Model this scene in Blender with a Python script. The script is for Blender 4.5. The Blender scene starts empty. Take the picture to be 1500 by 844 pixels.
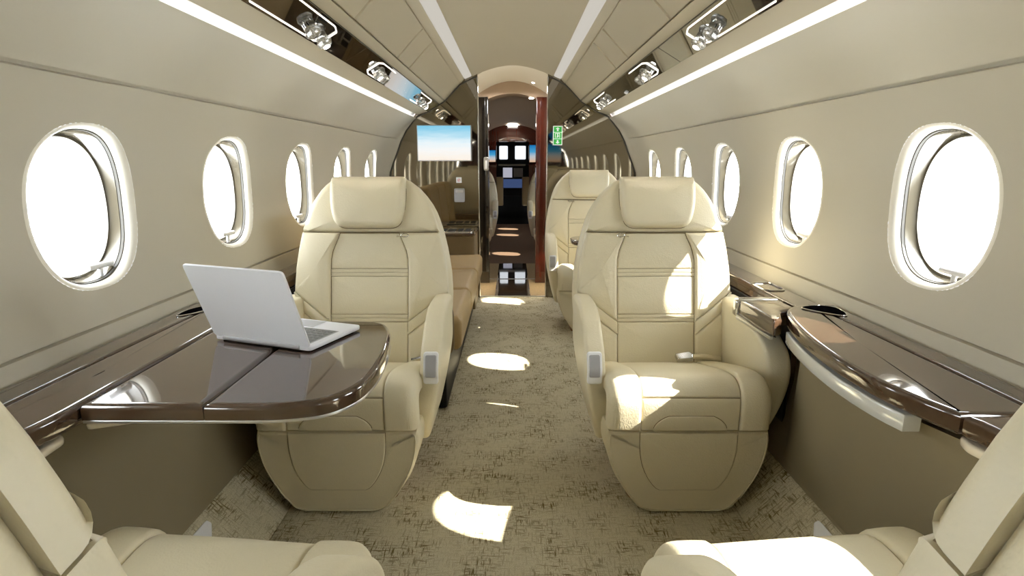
import bpy, bmesh, math
from mathutils import Vector, Matrix
C = bpy.context.scene.collection
PI = math.pi
sin, cos = math.sin, math.cos

# ------------------------------------------------------------------ materials
def srgb(r, g, b):
    def f(c):
        c /= 255.0
        return c / 12.92 if c <= .04045 else ((c + .055) / 1.055) ** 2.4
    return (f(r), f(g), f(b), 1)

def mat(name, col, rough=.5, metal=0., spec=.5, coat=0., coat_rough=.03, bump=None, vary=None, emit=None):
    m = bpy.data.materials.new(name); m.use_nodes = True
    nt = m.node_tree; b = nt.nodes['Principled BSDF']
    b.inputs['Base Color'].default_value = col
    b.inputs['Roughness'].default_value = rough
    b.inputs['Metallic'].default_value = metal
    b.inputs['Specular IOR Level'].default_value = spec
    b.inputs['Coat Weight'].default_value = coat
    b.inputs['Coat Roughness'].default_value = coat_rough
    tc = nt.nodes.new('ShaderNodeTexCoord')
    if vary:
        sc, amt = vary
        n = nt.nodes.new('ShaderNodeTexNoise'); n.inputs['Scale'].default_value = sc; n.inputs['Detail'].default_value = 4
        nt.links.new(tc.outputs['Object'], n.inputs['Vector'])
        r = nt.nodes.new('ShaderNodeMix'); r.data_type = 'RGBA'
        r.inputs[6].default_value = tuple(c * (1 - amt) for c in col[:3]) + (1,)
        r.inputs[7].default_value = tuple(min(1, c * (1 + amt)) for c in col[:3]) + (1,)
        nt.links.new(n.outputs['Fac'], r.inputs[0]); nt.links.new(r.outputs[2], b.inputs['Base Color'])
    if bump:
        sc, st, dist = bump
        n = nt.nodes.new('ShaderNodeTexVoronoi'); n.inputs['Scale'].default_value = sc
        n.feature = 'SMOOTH_F1'
        n2 = nt.nodes.new('ShaderNodeTexNoise'); n2.inputs['Scale'].default_value = sc * .35; n2.inputs['Detail'].default_value = 3
        ad = nt.nodes.new('ShaderNodeMath'); ad.operation = 'ADD'
        nt.links.new(tc.outputs['Object'], n.inputs['Vector']); nt.links.new(tc.outputs['Object'], n2.inputs['Vector'])
        nt.links.new(n.outputs['Distance'], ad.inputs[0]); nt.links.new(n2.outputs['Fac'], ad.inputs[1])
        bp = nt.nodes.new('ShaderNodeBump'); bp.inputs['Strength'].default_value = st; bp.inputs['Distance'].default_value = dist
        nt.links.new(ad.outputs[0], bp.inputs['Height']); nt.links.new(bp.outputs['Normal'], b.inputs['Normal'])
    if emit:
        b.inputs['Emission Color'].default_value = emit[0]; b.inputs['Emission Strength'].default_value = emit[1]
    return m

def wood(name, c1, c2, rough=.08, coat=1., scale=(6, 60, 60)):
    m = mat(name, c1, rough, 0, .5, coat, .02)
    nt = m.node_tree; b = nt.nodes['Principled BSDF']
    tc = nt.nodes.new('ShaderNodeTexCoord'); mp = nt.nodes.new('ShaderNodeMapping'); mp.inputs['Scale'].default_value = scale
    n = nt.nodes.new('ShaderNodeTexNoise'); n.inputs['Scale'].default_value = 1; n.inputs['Detail'].default_value = 6
    nt.links.new(tc.outputs['Object'], mp.inputs[0]); nt.links.new(mp.outputs[0], n.inputs['Vector'])
    r = nt.nodes.new('ShaderNodeMix'); r.data_type = 'RGBA'; r.inputs[6].default_value = c1; r.inputs[7].default_value = c2
    nt.links.new(n.outputs['Fac'], r.inputs[0]); nt.links.new(r.outputs[2], b.inputs['Base Color'])
    return m

LEATHER = mat('cream_leather', srgb(216, 207, 180), .42, 0, .4, bump=(260, .4, .0012), vary=(7, .03))
LEATHER_TAN = mat('tan_leather', srgb(176, 152, 110), .42, 0, .4, bump=(420, .2, .001), vary=(9, .05))
LEATHER_DARK = mat('brown_leather', srgb(118, 100, 72), .45, 0, .4, bump=(420, .2, .001), vary=(9, .05))
SEAM = mat('seam_thread', srgb(118, 102, 70), .8)
THREAD = mat('thread', srgb(196, 184, 150), .7)
VOID = mat('recess_shade', srgb(12, 12, 14), 1, 0, 0)  # puts the shade of the cup recesses into a flat black
PEDESTAL = mat('seat_pedestal', srgb(140, 105, 70), .35, vary=(12, .1))
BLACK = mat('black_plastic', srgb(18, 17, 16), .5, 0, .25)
WALL = mat('wall_lining', srgb(200, 194, 178), .45, 0, .35, bump=(900, .05, .0005))
DADO = mat('dado_fabric', srgb(134, 123, 98), .75, 0, .3, bump=(700, .15, .0006), vary=(5, .06))
CEIL = mat('ceiling_lining', srgb(182, 172, 148), .5, 0, .3, bump=(900, .05, .0005))
LIP = mat('window_surround', srgb(244, 240, 228), .35)
REVEAL = mat('window_reveal', srgb(100, 93, 78), .12, 0, .6, coat=.6)
COVEWHITE = mat('cove_white', srgb(236, 236, 234), .6)
GASKET = mat('gasket', srgb(70, 66, 58), .5)
CHROME = mat('chrome', srgb(215, 215, 215), .12, 1)
SATIN = mat('satin_metal', srgb(205, 205, 205), .3, 1)
SILVER = mat('laptop_silver', srgb(240, 242, 248), .4, .0, .5)
KEYS = mat('laptop_keys', srgb(120, 122, 122), .5)
WOOD = wood('gloss_dark_wood', srgb(60, 44, 33), srgb(84, 64, 49))
MAHOGANY = wood('mahogany', srgb(46, 19, 13), srgb(84, 35, 22), .12, 1, (40, 40, 4))
GLOSSBLACK = mat('gloss_black_glass', srgb(26, 22, 18), .03, 0, .9, coat=1., coat_rough=.01)
MIRROR = mat('smoked_mirror', srgb(140, 132, 117), .03, 1)
PULL = mat('cream_pull', srgb(226, 217, 198), .25, 0, .5, coat=.4)
PULL_LIT = mat('window_lit_pull', srgb(222, 226, 228), .15, .25, .6, coat=.5)  # cream pull with the bluish window light put into its colour
WHITEPL = mat('white_plastic', srgb(235, 236, 238), .35)
GREYPL = mat('grey_plastic', srgb(165, 165, 168), .4)
STONE = wood('polished_stone', srgb(38, 30, 24), srgb(70, 56, 42), .04, 1, (20, 20, 20))
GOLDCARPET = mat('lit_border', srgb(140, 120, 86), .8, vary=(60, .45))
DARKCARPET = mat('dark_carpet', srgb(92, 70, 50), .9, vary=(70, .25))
DIMLIN = mat('dimmed_lining', srgb(150, 128, 104), .6)  # the dim light forward is put into this lining colour

def emis(name, col, st):
    m = bpy.data.materials.new(name); m.use_nodes = True
    nt = m.node_tree; nt.nodes.clear()
    o = nt.nodes.new('ShaderNodeOutputMaterial'); e = nt.nodes.new('ShaderNodeEmission')
    e.inputs[0].default_value = col; e.inputs[1].default_value = st
    nt.links.new(e.outputs[0], o.inputs[0]); return m
LED = emis('led_line', (1, .93, .82, 1), 4)
LAMP = emis('lamp_lens', (1, .96, .9, 1), 26)
COVE = emis('cove_diffuser', (1, .98, .95, 1), 5)
COVE2 = emis('ceiling_diffuser', (1, .94, .83, 1), .6)
DOWN = emis('downlight_lens', (1, .95, .88, 1), 12)
COCKPIT = emis('cockpit_daylight', (.9, .95, 1, 1), 1.15)

def glass_mat():
    m = bpy.data.materials.new('window_glass'); m.use_nodes = True
    nt = m.node_tree; nt.nodes.clear()
    o = nt.nodes.new('ShaderNodeOutputMaterial'); t = nt.nodes.new('ShaderNodeBsdfTransparent'); g = nt.nodes.new('ShaderNodeBsdfGlossy')
    g.inputs['Roughness'].default_value = .02
    mx = nt.nodes.new('ShaderNodeMixShader'); fr = nt.nodes.new('ShaderNodeValue'); fr.outputs[0].default_value = .03
    t.inputs[0].default_value = (.96, .97, .97, 1)
    nt.links.new(fr.outputs[0], mx.inputs[0]); nt.links.new(t.outputs[0], mx.inputs[1]); nt.links.new(g.outputs[0], mx.inputs[2])
    nt.links.new(mx.outputs[0], o.inputs[0]); return m
GLASS = glass_mat()
CRYSTAL = mat('crystal', srgb(235, 235, 230), .06, 0, .8)
CRYSTAL.node_tree.nodes['Principled BSDF'].inputs['Transmission Weight'].default_value = .75

def carpet_mat():
    m = mat('woven_carpet', srgb(176, 166, 136), .95, 0, .1)
    nt = m.node_tree; b = nt.nodes['Principled BSDF']; L = nt.links.new
    tc = nt.nodes.new('ShaderNodeTexCoord')
    def stroke(sx, sy, lo, hi, seed):
        mp = nt.nodes.new('ShaderNodeMapping'); mp.inputs['Scale'].default_value = (sx, sy, 1); mp.inputs['Location'].default_value = (seed, seed * .7, 0)
        n = nt.nodes.new('ShaderNodeTexNoise'); n.inputs['Scale'].default_value = 1; n.inputs['Detail'].default_value = 1.5
        L(tc.outputs['Object'], mp.inputs[0]); L(mp.outputs[0], n.inputs['Vector'])
        r = nt.nodes.new('ShaderNodeMapRange'); r.inputs[1].default_value = lo; r.inputs[2].default_value = hi
        L(n.outputs['Fac'], r.inputs[0]); return r.outputs[0]
    def op(o, a, c):
        q = nt.nodes.new('ShaderNodeMath'); q.operation = o
        for i, v in enumerate((a, c)):
            if isinstance(v, (int, float)): q.inputs[i].default_value = v
            else: L(v, q.inputs[i])
        return q.outputs[0]
    a = stroke(190, 22, .56, .66, 1.3); c = stroke(24, 170, .56, .66, 7.7)
    a2 = stroke(290, 44, .56, .67, 4.1); c2 = stroke(40, 270, .56, .67, 9.9)
    patch = stroke(9, 9, .40, .62, 3.3)
    dark = op('MULTIPLY', op('MAXIMUM', op('MAXIMUM', a, c), op('MULTIPLY', op('MAXIMUM', a2, c2), .7)), op('ADD', op('MULTIPLY', patch, .75), .25))
    f = stroke(420, 420, .3, .75, 2.2)
    base = nt.nodes.new('ShaderNodeMix'); base.data_type = 'RGBA'
    base.inputs[6].default_value = srgb(184, 176, 148); base.inputs[7].default_value = srgb(224, 216, 190); L(f, base.inputs[0])
    mx = nt.nodes.new('ShaderNodeMix'); mx.data_type = 'RGBA'; mx.inputs[7].default_value = srgb(116, 102, 68)
    L(dark, mx.inputs[0]); L(base.outputs[2], mx.inputs[6]); L(mx.outputs[2], b.inputs['Base Color'])
    bp = nt.nodes.new('ShaderNodeBump'); bp.inputs['Strength'].default_value = .5; bp.inputs['Distance'].default_value = .003
    L(f, bp.inputs['Height']); L(bp.outputs[0], b.inputs['Normal'])
    return m
CARPET = carpet_mat()

def screen_mat(name, stops, st, axis='Z', noise=.25):
    """a lit display: the picture runs over the object's generated height"""
    m = bpy.data.materials.new(name); m.use_nodes = True
    nt = m.node_tree; nt.nodes.clear(); L = nt.links.new
    o = nt.nodes.new('ShaderNodeOutputMaterial'); e = nt.nodes.new('ShaderNodeEmission'); e.inputs[1].default_value = st
    tc = nt.nodes.new('ShaderNodeTexCoord'); sp = nt.nodes.new('ShaderNodeSeparateXYZ'); L(tc.outputs['Generated'], sp.inputs[0])
    mp = nt.nodes.new('ShaderNodeMapping'); mp.inputs['Scale'].default_value = (2.2, 1, 9)
    n = nt.nodes.new('ShaderNodeTexNoise'); n.inputs['Scale'].default_value = 1.4; n.inputs['Detail'].default_value = 3
    L(tc.outputs['Generated'], mp.inputs[0]); L(mp.outputs[0], n.inputs['Vector'])
    q = nt.nodes.new('ShaderNodeMath'); q.operation = 'MULTIPLY_ADD'; q.inputs[1].default_value = noise
    s2 = nt.nodes.new('ShaderNodeMath'); s2.operation = 'SUBTRACT'; s2.inputs[1].default_value = noise * .5
    L(n.outputs['Fac'], q.inputs[0]); L(sp.outputs[axis], q.inputs[2]); L(q.outputs[0], s2.inputs[0])
    r = nt.nodes.new('ShaderNodeValToRGB')
    while len(r.color_ramp.elements) < len(stops): r.color_ramp.elements.new(.5)
    for el, (p, c) in zip(r.color_ramp.elements, stops): el.position = p; el.color = c
    L(s2.outputs[0], r.inputs[0]); L(r.outputs[0], e.inputs[0]); L(e.outputs[0], o.inputs[0]); return m
SKYPIC = screen_mat('sky_picture', [(0, srgb(253, 242, 228)), (.28, srgb(250, 249, 246)), (.52, srgb(232, 246, 251)), (.78, srgb(172, 221, 241)), (1, srgb(128, 202, 232))], 1.0)
DUSKPIC = screen_mat('dusk_picture', [(0, srgb(236, 196, 160)), (.35, srgb(196, 206, 214)), (.6, srgb(80, 172, 220)), (1, srgb(20, 120, 190))], .85, noise=.1)

# ------------------------------------------------------------------ mesh helpers
class M:
    def __init__(s): s.v = []; s.f = []; s.mi = []; s.cur = 0
    def add(s, vs, fs):
        b = len(s.v); s.v += [tuple(p) for p in vs]
        for f in fs: s.f.append(tuple(b + i for i in f)); s.mi.append(s.cur)
    def box(s, lo, hi):
        x0, y0, z0 = lo; x1, y1, z1 = hi
        s.add([(x0, y0, z0), (x1, y0, z0), (x1, y1, z0), (x0, y1, z0), (x0, y0, z1), (x1, y0, z1), (x1, y1, z1), (x0, y1, z1)],
              [(0, 3, 2, 1), (4, 5, 6, 7), (0, 1, 5, 4), (1, 2, 6, 5), (2, 3, 7, 6), (3, 0, 4, 7)])
    def grid(s, rows, closed=False):
        n = len(rows[0]); vs = [p for r in rows for p in r]; fs = []
        for i in range(len(rows) - 1):
            for j in range(n if closed else n - 1):
                k = (j + 1) % n
                fs.append((i * n + j, i * n + k, (i + 1) * n + k, (i + 1) * n + j))
        s.add(vs, fs)
    def tube(s, path, r, seg=8, closed=False):
        rows = []; path = [Vector(p) for p in path]; n = len(path)
        for i, p in enumerate(path):
            a = path[(i - 1) % n] if closed or i else p; c = path[(i + 1) % n] if closed or i < n - 1 else p
            t = (c - a).normalized()
            up = Vector((0, 0, 1)) if abs(t.z) < .9 else Vector((0, 1, 0))
            e1 = t.cross(up).normalized(); e2 = t.cross(e1)
            rr = r[i] if isinstance(r, (list, tuple)) else r
            rows.append([p + e1 * rr * cos(2 * PI * k / seg) + e2 * rr * sin(2 * PI * k / seg) for k in range(seg)])
        if closed: rows.append(rows[0])
        s.grid(rows, True)
        if not closed:
            s.add(rows[0], [tuple(range(seg))]); s.add(rows[-1], [tuple(range(seg))])
    def lathe(s, prof, cen, ax=(0, 0, 1), seg=24):
        ax = Vector(ax).normalized(); cen = Vector(cen)
        up = Vector((0, 0, 1)) if abs(ax.z) < .9 else Vector((0, 1, 0))
        e1 = ax.cross(up).normalized(); e2 = ax.cross(e1)
        s.grid([[cen + ax * h + (e1 * cos(2 * PI * k / seg) + e2 * sin(2 * PI * k / seg)) * max(r, 1e-5) for k in range(seg)] for r, h in prof], True)
    def pad(s, out, T, r, fm, base=0., bulge=0., nr=4, nf=6, double=False, cap=True):
        n = len(out)
        area = sum(out[i][0] * out[(i + 1) % n][1] - out[(i + 1) % n][0] * out[i][1] for i in range(n))
        if area < 0: out = out[::-1]
        nm = []
        for i in range(n):
            ax, ay = out[i - 1]; bx, by = out[(i + 1) % n]
            dx, dy = bx - ax, by - ay; l = math.hypot(dx, dy) or 1
            nm.append((-dy / l, dx / l))
        rings = []
        def ins(d, w): return [(out[i][0] + nm[i][0] * d, out[i][1] + nm[i][1] * d, w) for i in range(n)]
        if double:
            rings.append(ins(r * 1.12, base))
            for j in range(nr, 0, -1):
                a = j / nr * PI / 2
                rings.append(ins(r * (1 - cos(a)), base + r - r * sin(a)))
        else: rings.append(ins(0, base))
        for j in range(nr + 1):
            a = j / nr * PI / 2
            rings.append(ins(r * (1 - cos(a)), base + T - r + r * sin(a)))
        def fill(ring, w0, sg):
            cx = sum(p[0] for p in ring) / n; cy = sum(p[1] for p in ring) / n; res = []
            for k in range(1, nf + 1):
                q = 1 - k / (nf + .15)
                res.append([(cx + (p[0] - cx) * q, cy + (p[1] - cy) * q, w0 + sg * bulge * (1 - q * q)) for p in ring])
            return res
        rings.append(ins(r * 1.12, base + T))
        top = fill(rings[-1], base + T, 1)
        rings += top
        if double: rings = fill(rings[0], base, -1)[::-1] + rings
        s.grid([[fm(*p) for p in rg] for rg in rings], True)
        s.add([fm(*p) for p in rings[-1]], [tuple(range(n))])
        if cap: s.add([fm(*p) for p in rings[0]], [tuple(range(n))])

def strip_pad(m, u0, u1, t0, t1, T, r, fm, base=0., bulge=0., ru=None, nt=40):
    """an upholstered strip over a regular grid, its four edges rolled over by r (ru: the edge at u1)"""
    ru = ru or r; sg = 1 if u1 > u0 else -1; W = abs(u1 - u0); Lt = t1 - t0
    def stops(L, ra, rb, n):
        a = [ra * (1 - cos(PI / 2 * k / 6)) for k in range(7)]; b = [L - rb * (1 - cos(PI / 2 * k / 6)) for k in range(7)][::-1]
        mid = [ra + (L - ra - rb) * k / n for k in range(1, n)]
        return a + mid + b
    def drop(d, q): return 0 if d >= q else q * (1 - math.sqrt(max(0, 1 - (1 - d / q) ** 2)))
    us = stops(W, r, ru, 10); ts = stops(Lt, r, r, nt); rows = []
    for y in ts:
        row = [fm(u0, t0 + y, base)]
        for x in us:
            w = base + T - max(drop(x, r), drop(W - x, ru), drop(y, r), drop(Lt - y, r)) + bulge * sin(PI * x / W) * sin(PI * y / Lt)
            row.append(fm(u0 + sg * x, t0 + y, w))
        row.append(fm(u1, t0 + y, base)); rows.append(row)
    e0 = [fm(u0, t0, base)] + [fm(u0 + sg * x, t0, base) for x in us] + [fm(u1, t0, base)]
    e1 = [fm(u0, t1, base)] + [fm(u0 + sg * x, t1, base) for x in us] + [fm(u1, t1, base)]
    m.grid([e0] + rows + [e1])

def link(name, me, parent=None):
    o = bpy.data.objects.new(name, me); C.objects.link(o)
    if parent: o.parent = parent
    return o

def mk(name, m, mats, parent=None, ang=40, bevel=0, seg=3, loc=None):
    if not isinstance(mats, (list, tuple)): mats = [mats]
    me = bpy.data.meshes.new(name); bm = bmesh.new()
    vs = [bm.verts.new(p) for p in m.v]
    for f, i in zip(m.f, m.mi):
        try:
            q = bm.faces.new([vs[k] for k in f]); q.material_index = i
        except ValueError: pass
    bmesh.ops.remove_doubles(bm, verts=bm.verts, dist=1e-5)
    bmesh.ops.recalc_face_normals(bm, faces=bm.faces)
    bm.to_mesh(me); bm.free()
    for q in mats: me.materials.append(q)
    for p in me.polygons: p.use_smooth = True
    me.set_sharp_from_angle(angle=math.radians(ang))
    o = link(name, me, parent)
    if bevel:
        b = o.modifiers.new('bevel', 'BEVEL'); b.width = bevel; b.segments = seg; b.limit_method = 'ANGLE'; b.angle_limit = math.radians(35); b.harden_normals = False
    if loc: o.location = loc
    return o

def thing(name, label, cat, loc=(0, 0, 0), group=None):
    o = bpy.data.objects.new(name, None); C.objects.link(o); o.location = loc; o.empty_display_size = .1
    o['label'] = label; o['category'] = cat
    if group: o['group'] = group
    return o
def tag(o, label, cat, group=None):
    o['label'] = label; o['category'] = cat
    if group: o['group'] = group
    return o
def struct(o, label=None, cat=None):
    o['kind'] = 'structure'
    if label: o['label'] = label
    if cat: o['category'] = cat
    return o

def lut(tab):
    def f(x):
        if x <= tab[0][0]: return tab[0][1]
        for (a, p), (b, q) in zip(tab, tab[1:]):
            if x <= b: return p + (q - p) * (x - a) / (b - a)
        return tab[-1][1]
    return f
def catmull(pts, per=8, closed=False):
    n = len(pts); out = []
    rng = range(n if closed else n - 1)
    for i in rng:
        g = (lambda k: pts[k % n]) if closed else (lambda k: pts[min(max(k, 0), n - 1)])
        p0, p1, p2, p3 = g(i - 1), g(i), g(i + 1), g(i + 2)
        for k in range(per):
            t = k / per
            out.append(tuple(.5 * (2 * b + (c - a) * t + (2 * a - 5 * b + 4 * c - d) * t * t + (3 * b - a - 3 * c + d) * t ** 3) for a, b, c, d in zip(p0, p1, p2, p3)))
    if not closed: out.append(tuple(pts[-1]))
    return out
def rounded(poly, rad, seg=5):
    n = len(poly); out = []
    for i in range(n):
        p = Vector(poly[i]); a = Vector(poly[i - 1]); b = Vector(poly[(i + 1) % n])
        r = rad[i] if isinstance(rad, (list, tuple)) else rad
        d1 = (a - p); d2 = (b - p)
        q = min(r, d1.length * .48, d2.length * .48)
        if q < 1e-6: out.append(tuple(p)); continue
        p1 = p + d1.normalized() * q; p2 = p + d2.normalized() * q
        for k in range(seg + 1):
            t = k / seg
            out.append(tuple(p1 * (1 - t) ** 2 + p * 2 * t * (1 - t) + p2 * t * t))
    return out
def dense(poly, step=.02):
    out = []; n = len(poly)
    for i in range(n):
        a = poly[i]; b = poly[(i + 1) % n]; l = math.hypot(b[0] - a[0], b[1] - a[1])
        if l < 1e-6: continue
        k = max(1, int(math.ceil(l / step)))
        for j in range(k): out.append((a[0] + (b[0] - a[0]) * j / k, a[1] + (b[1] - a[1]) * j / k))
    return out
def rrect(x0, y0, x1, y1, r, seg=5): return rounded([(x0, y0), (x1, y0), (x1, y1), (x0, y1)], r, seg)

# ------------------------------------------------------------------ cabin cross-section (metres, right side)
Y0, Y1 = -1.6, 4.74
wall_prof = catmull([(.995, .60), (1.0, .66), (1.006, .705)], 3) + [(1.020, .707), (1.020, .711)] + \
    catmull([(1.010, .713), (1.024, .80), (1.033, .90), (1.036, .99), (1.027, 1.10), (1.003, 1.19), (.960, 1.283)], 6) + \
    [(.972, 1.289), (.966, 1.297)] + catmull([(.951, 1.293), (.905, 1.347), (.850, 1.393), (.760, 1.440)], 6)
xw = lut(sorted((z, x) for x, z in catmull([(1.010, .713), (1.024, .80), (1.033, .90), (1.036, .99), (1.027, 1.10), (1.003, 1.19), (.960, 1.283)], 8)))
WZ, WHY, WHZ = .992, .186, .199              # window centre height, half sizes of the surround
WINY = [1.42 + .727 * k for k in range(-4, 5)]     # the windows stand one pitch apart
ZLO, ZHI = .713, 1.283

def superell(hy, hz, t, e=2.35):
    c, s = cos(t), sin(t)
    return (math.copysign(abs(c) ** (2 / e), c) * hy, math.copysign(abs(s) ** (2 / e), s) * hz)

def sweep(m, prof, ys, s=1, inset=None):
    m.grid([[(s * x, y, z) for x, z in prof] for y in ys])

def wall_mesh(s, wins, y0, y1):
    m = M()
    i0 = min(range(len(wall_prof)), key=lambda i: abs(wall_prof[i][1] - ZLO) + abs(wall_prof[i][0] - 1.010))
    i1 = min(range(len(wall_prof)), key=lambda i: abs(wall_prof[i][1] - ZHI) + abs(wall_prof[i][0] - .960))
    ys = [y0 + (y1 - y0) * k / 40 for k in range(41)]
    sweep(m, wall_prof[:i0 + 1], ys, s); sweep(m, wall_prof[i1:], ys, s)
    hb = .3
    edges = [y0]
    for wy in wins:
        edges += [wy - hb, wy + hb]
    edges.append(y1)
    for a, b in zip(edges[0::2], edges[1::2]):
        if b - a > 1e-4:
            zs = [ZLO + (ZHI - ZLO) * k / 24 for k in range(25)]
            m.grid([[(s * xw(z), y, z) for z in zs] for y in (a, (a + b) / 2, b)])
    for wy in wins:
        rect = []
        n = 24
        for k in range(n): rect.append((-hb + 2 * hb * k / n, ZLO))
        for k in range(n): rect.append((hb, ZLO + (ZHI - ZLO) * k / n))
        for k in range(n): rect.append((hb - 2 * hb * k / n, ZHI))
        for k in range(n): rect.append((-hb, ZHI - (ZHI - ZLO) * k / n))
        inner = []
        for (y, z) in rect:
            t = math.atan2((z - WZ) / .285, y / hb)
            e = superell(WHY, WHZ, t); inner.append((e[0], WZ + e[1]))
        rows = []
        for k in range(9):
            q = k / 8
            rows.append([(s * xw(a[1] * (1 - q) + b[1] * q), wy + a[0] * (1 - q) + b[0] * q, a[1] * (1 - q) + b[1] * q) for a, b in zip(rect, inner)])
        m.grid(rows, True)
    return m

def window(idx, s, wy, handle=True, side='left'):
    root = bpy.data.objects.new('window_%d' % idx, None); C.objects.link(root); root.location = (s * 1.03, wy, WZ)
    struct(root)
    N = 72
    def ring(hy, hz, dx): return [(s * (xw(WZ + e[1]) + dx) - s * 1.03, e[0], e[1]) for e in (superell(hy, hz, 2 * PI * k / N) for k in range(N))]
    def ringx(hy, hz, x): return [(s * x - s * 1.03, e[0], e[1]) for e in (superell(hy, hz, 2 * PI * k / N) for k in range(N))]
    m = M(); rows = []
    for k in range(8):
        a = k / 7 * PI / 2
        rows.append(ring(WHY - .027 * sin(a), WHZ - .013 * sin(a), .018 * (1 - cos(a))))
    m.grid(rows, True)
    mk('window_surround', m, LIP, root, 60)
    m = M(); m.grid([ring(.159, .186, .018), ring(.156, .183, .0185), ring(.156, .183, .026), ring(.159, .186, .027)], True)
    mk('gasket', m, GASKET, root)
    m = M(); m.grid([ring(.159, .186, .026), ring(.1545, .1815, .0265), ringx(.150, .178, 1.078), ringx(.146, .174, 1.088), ringx(.142, .170, 1.0885)], True)
    mk('reveal', m, REVEAL, root, 30)
    m = M(); m.grid([ringx(.1425, .1705, 1.0885), ringx(.140, .168, 1.084), ringx(.137, .165, 1.0885), ringx(.137, .165, 1.100)], True)
    mk('inner_frame', m, LIP, root, 60)
    m = M(); m.add(ringx(.1375, .1655, 1.096), [tuple(range(N))])
    mk('pane', m, GLASS, root)
    if handle:
        hx = s * 1.058 - s * 1.03; hy = .045 if s < 0 else -.055
        if wy > 1.5: hy = 0.0 if s < 0 else -.05
        b2 = M()
        b2.tube([(hx, hy - .044, -.150), (hx, hy + .044, -.150)], .008, 12)
        b2.tube([(hx, hy, -.150), (hx, hy, -.184)], .006, 10)
        mk('shade_handle', b2, WHITEPL, root)
    return root

# ------------------------------------------------------------------ shell
LW = [y for y in WINY if Y0 + .32 < y < 4.4]
struct(mk('wall_left', wall_mesh(-1, LW, Y0, Y1), WALL, ang=30))
struct(mk('wall_right', wall_mesh(1, LW, Y0, Y1), WALL, ang=30))
wi = 1
for s in (-1, 1):
    for wy in LW:
        window(wi, s, wy); wi += 1

# floor: dropped aisle with sloped carpet flanks and narrow ledges
fp = [(-.97, .143), (-.868, .143), (-.862, .140), (-.856, .132), (-.735, .004), (-.728, -.004), (-.722, 0), (.722, 0), (.728, -.004), (.735, .004), (.856, .132), (.862, .140), (.868, .143), (.97, .143)]
m = M(); m.grid([[(x, y, z) for x, z in fp] for y in (Y0, Y1)])
struct(mk('floor', m, CARPET, ang=25))
# dado panels below the ledges
for s, nm in ((-1, 'left'), (1, 'right')):
    m = M()
    pr = catmull([(.868, .143), (.895, .25), (.925, .40), (.95, .55), (.955, .64)], 5) + [(.995, .64)]
    m.grid([[(s * x, y, z) for x, z in pr] for y in (Y0, Y1)])
    struct(mk('baseboard_' + nm, m, DADO))

# ceiling: vault, light troughs, hinged side panels and rails
m = M()
vault = catmull([(-.312, 1.748), (-.23, 1.785), (-.12, 1.818), (0, 1.832), (.12, 1.818), (.23, 1.785), (.312, 1.748)], 5)
m.grid([[(x, y, z) for x, z in vault] for y in (Y0, Y1)])
seamy = [.64, 1.365, 2.085, 2.815, 3.12]
def rows_with_seams(prof, ys, g=.0022, d=.006):
    n = []
    for i in range(len(prof)):
        a = prof[max(i - 1, 0)]; b = prof[min(i + 1, len(prof) - 1)]
        tx, tz = b[0] - a[0], b[1] - a[1]; l = math.hypot(tx, tz); n.append((-tz / l, tx / l))
    rows = [(Y0, 0)]
    for y in ys: rows += [(y - g * 1.6, 0), (y - g, .6), (y - g * .6, 1), (y + g * .6, 1), (y + g, .6), (y + g * 1.6, 0)]
    rows.append((Y1, 0))
    return [(y, [(p[0] + q[0] * d * o * sg, p[1] + q[1] * d * o * sg) for p, q in zip(prof, n)]) for (y, o) in rows for sg in (1,)]
for s in (-1, 1):
    # trough beside the vault
    tr = [(.312, 1.748), (.314, 1.757), (.374, 1.738), (.377, 1.726), (.402, 1.697), (.404, 1.703), (.409, 1.699), (.409, 1.692)]
    m.grid([[(s * x, y, z) for x, z in tr] for y in (Y0, Y1)])
    pan = catmull([(.409, 1.692), (.45, 1.652), (.49, 1.610), (.5285, 1.5695)], 4)
    pan = [(x, z) for x, z in pan]
    m.grid([[(s * x, y, z + 0) for x, z in pr] for y, pr in rows_with_seams(pan[::-1], seamy)])
    rail = [(.5285, 1.5695), (.536, 1.577), (.540, 1.574), (.533, 1.5655), (.569, 1.5445), (.574, 1.548)]
    m.grid([[(s * x, y, z) for x, z in rail] for y in (Y0, Y1)])
    # flat rail under the service strip, then the trough of the wall cove
    rl = [(.574, 1.548), (.668, 1.494), (.663, 1.489), (.745, 1.4635), (.7455, 1.472), (.752, 1.477), (.766, 1.475), (.777, 1.466), (.778, 1.456), (.772, 1.446), (.760, 1.440)]
    m.cur = 1; m.grid([[(s * x, y, z + .004) for x, z in rl[:2]] for y in (Y0, Y1)]); m.cur = 0
    m.grid([[(s * x, y, z) for x, z in rl[1:4]] for y in (Y0, Y1)])
    m.cur = 2; m.grid([[(s * x, y, z) for x, z in rl[3:]] for y in (Y0, Y1)]); m.cur = 0
struct(mk('ceiling', m, [CEIL, BLACK, COVEWHITE], ang=30))

# lamps in the troughs
for s, nm in ((-1, 'left'), (1, 'right')):
    m = M(); m.grid([[(s * x, y, z) for x, z in [(.315, 1.752), (.322, 1.745), (.366, 1.7275), (.374, 1.732)]] for y in (Y0 + .02, 4.70)])
    m.grid([[(s * x, y, z) for x, z in [(.315, 1.752), (.374, 1.732)]] for y in (Y0 + .02, 4.70)])
    tag(mk('ceiling_light', m, COVE2), 'long slim light strip along the %s edge of the ceiling vault' % nm, 'light', 'light strips beside the vault')
    m = M(); m.pad([(.747, 1.4665), (.7505, 1.4665), (.7505, 1.4735), (.747, 1.4735)], 6.2, .0005, lambda u, v, w, s=s: (s * u, Y0 + .02 + w, v), 0, 0, 1, 1)
    tag(mk('cove_light', m, COVE), 'long glowing cove strip along the top of the %s window wall' % nm, 'light', 'cove strips over the windows')

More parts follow.
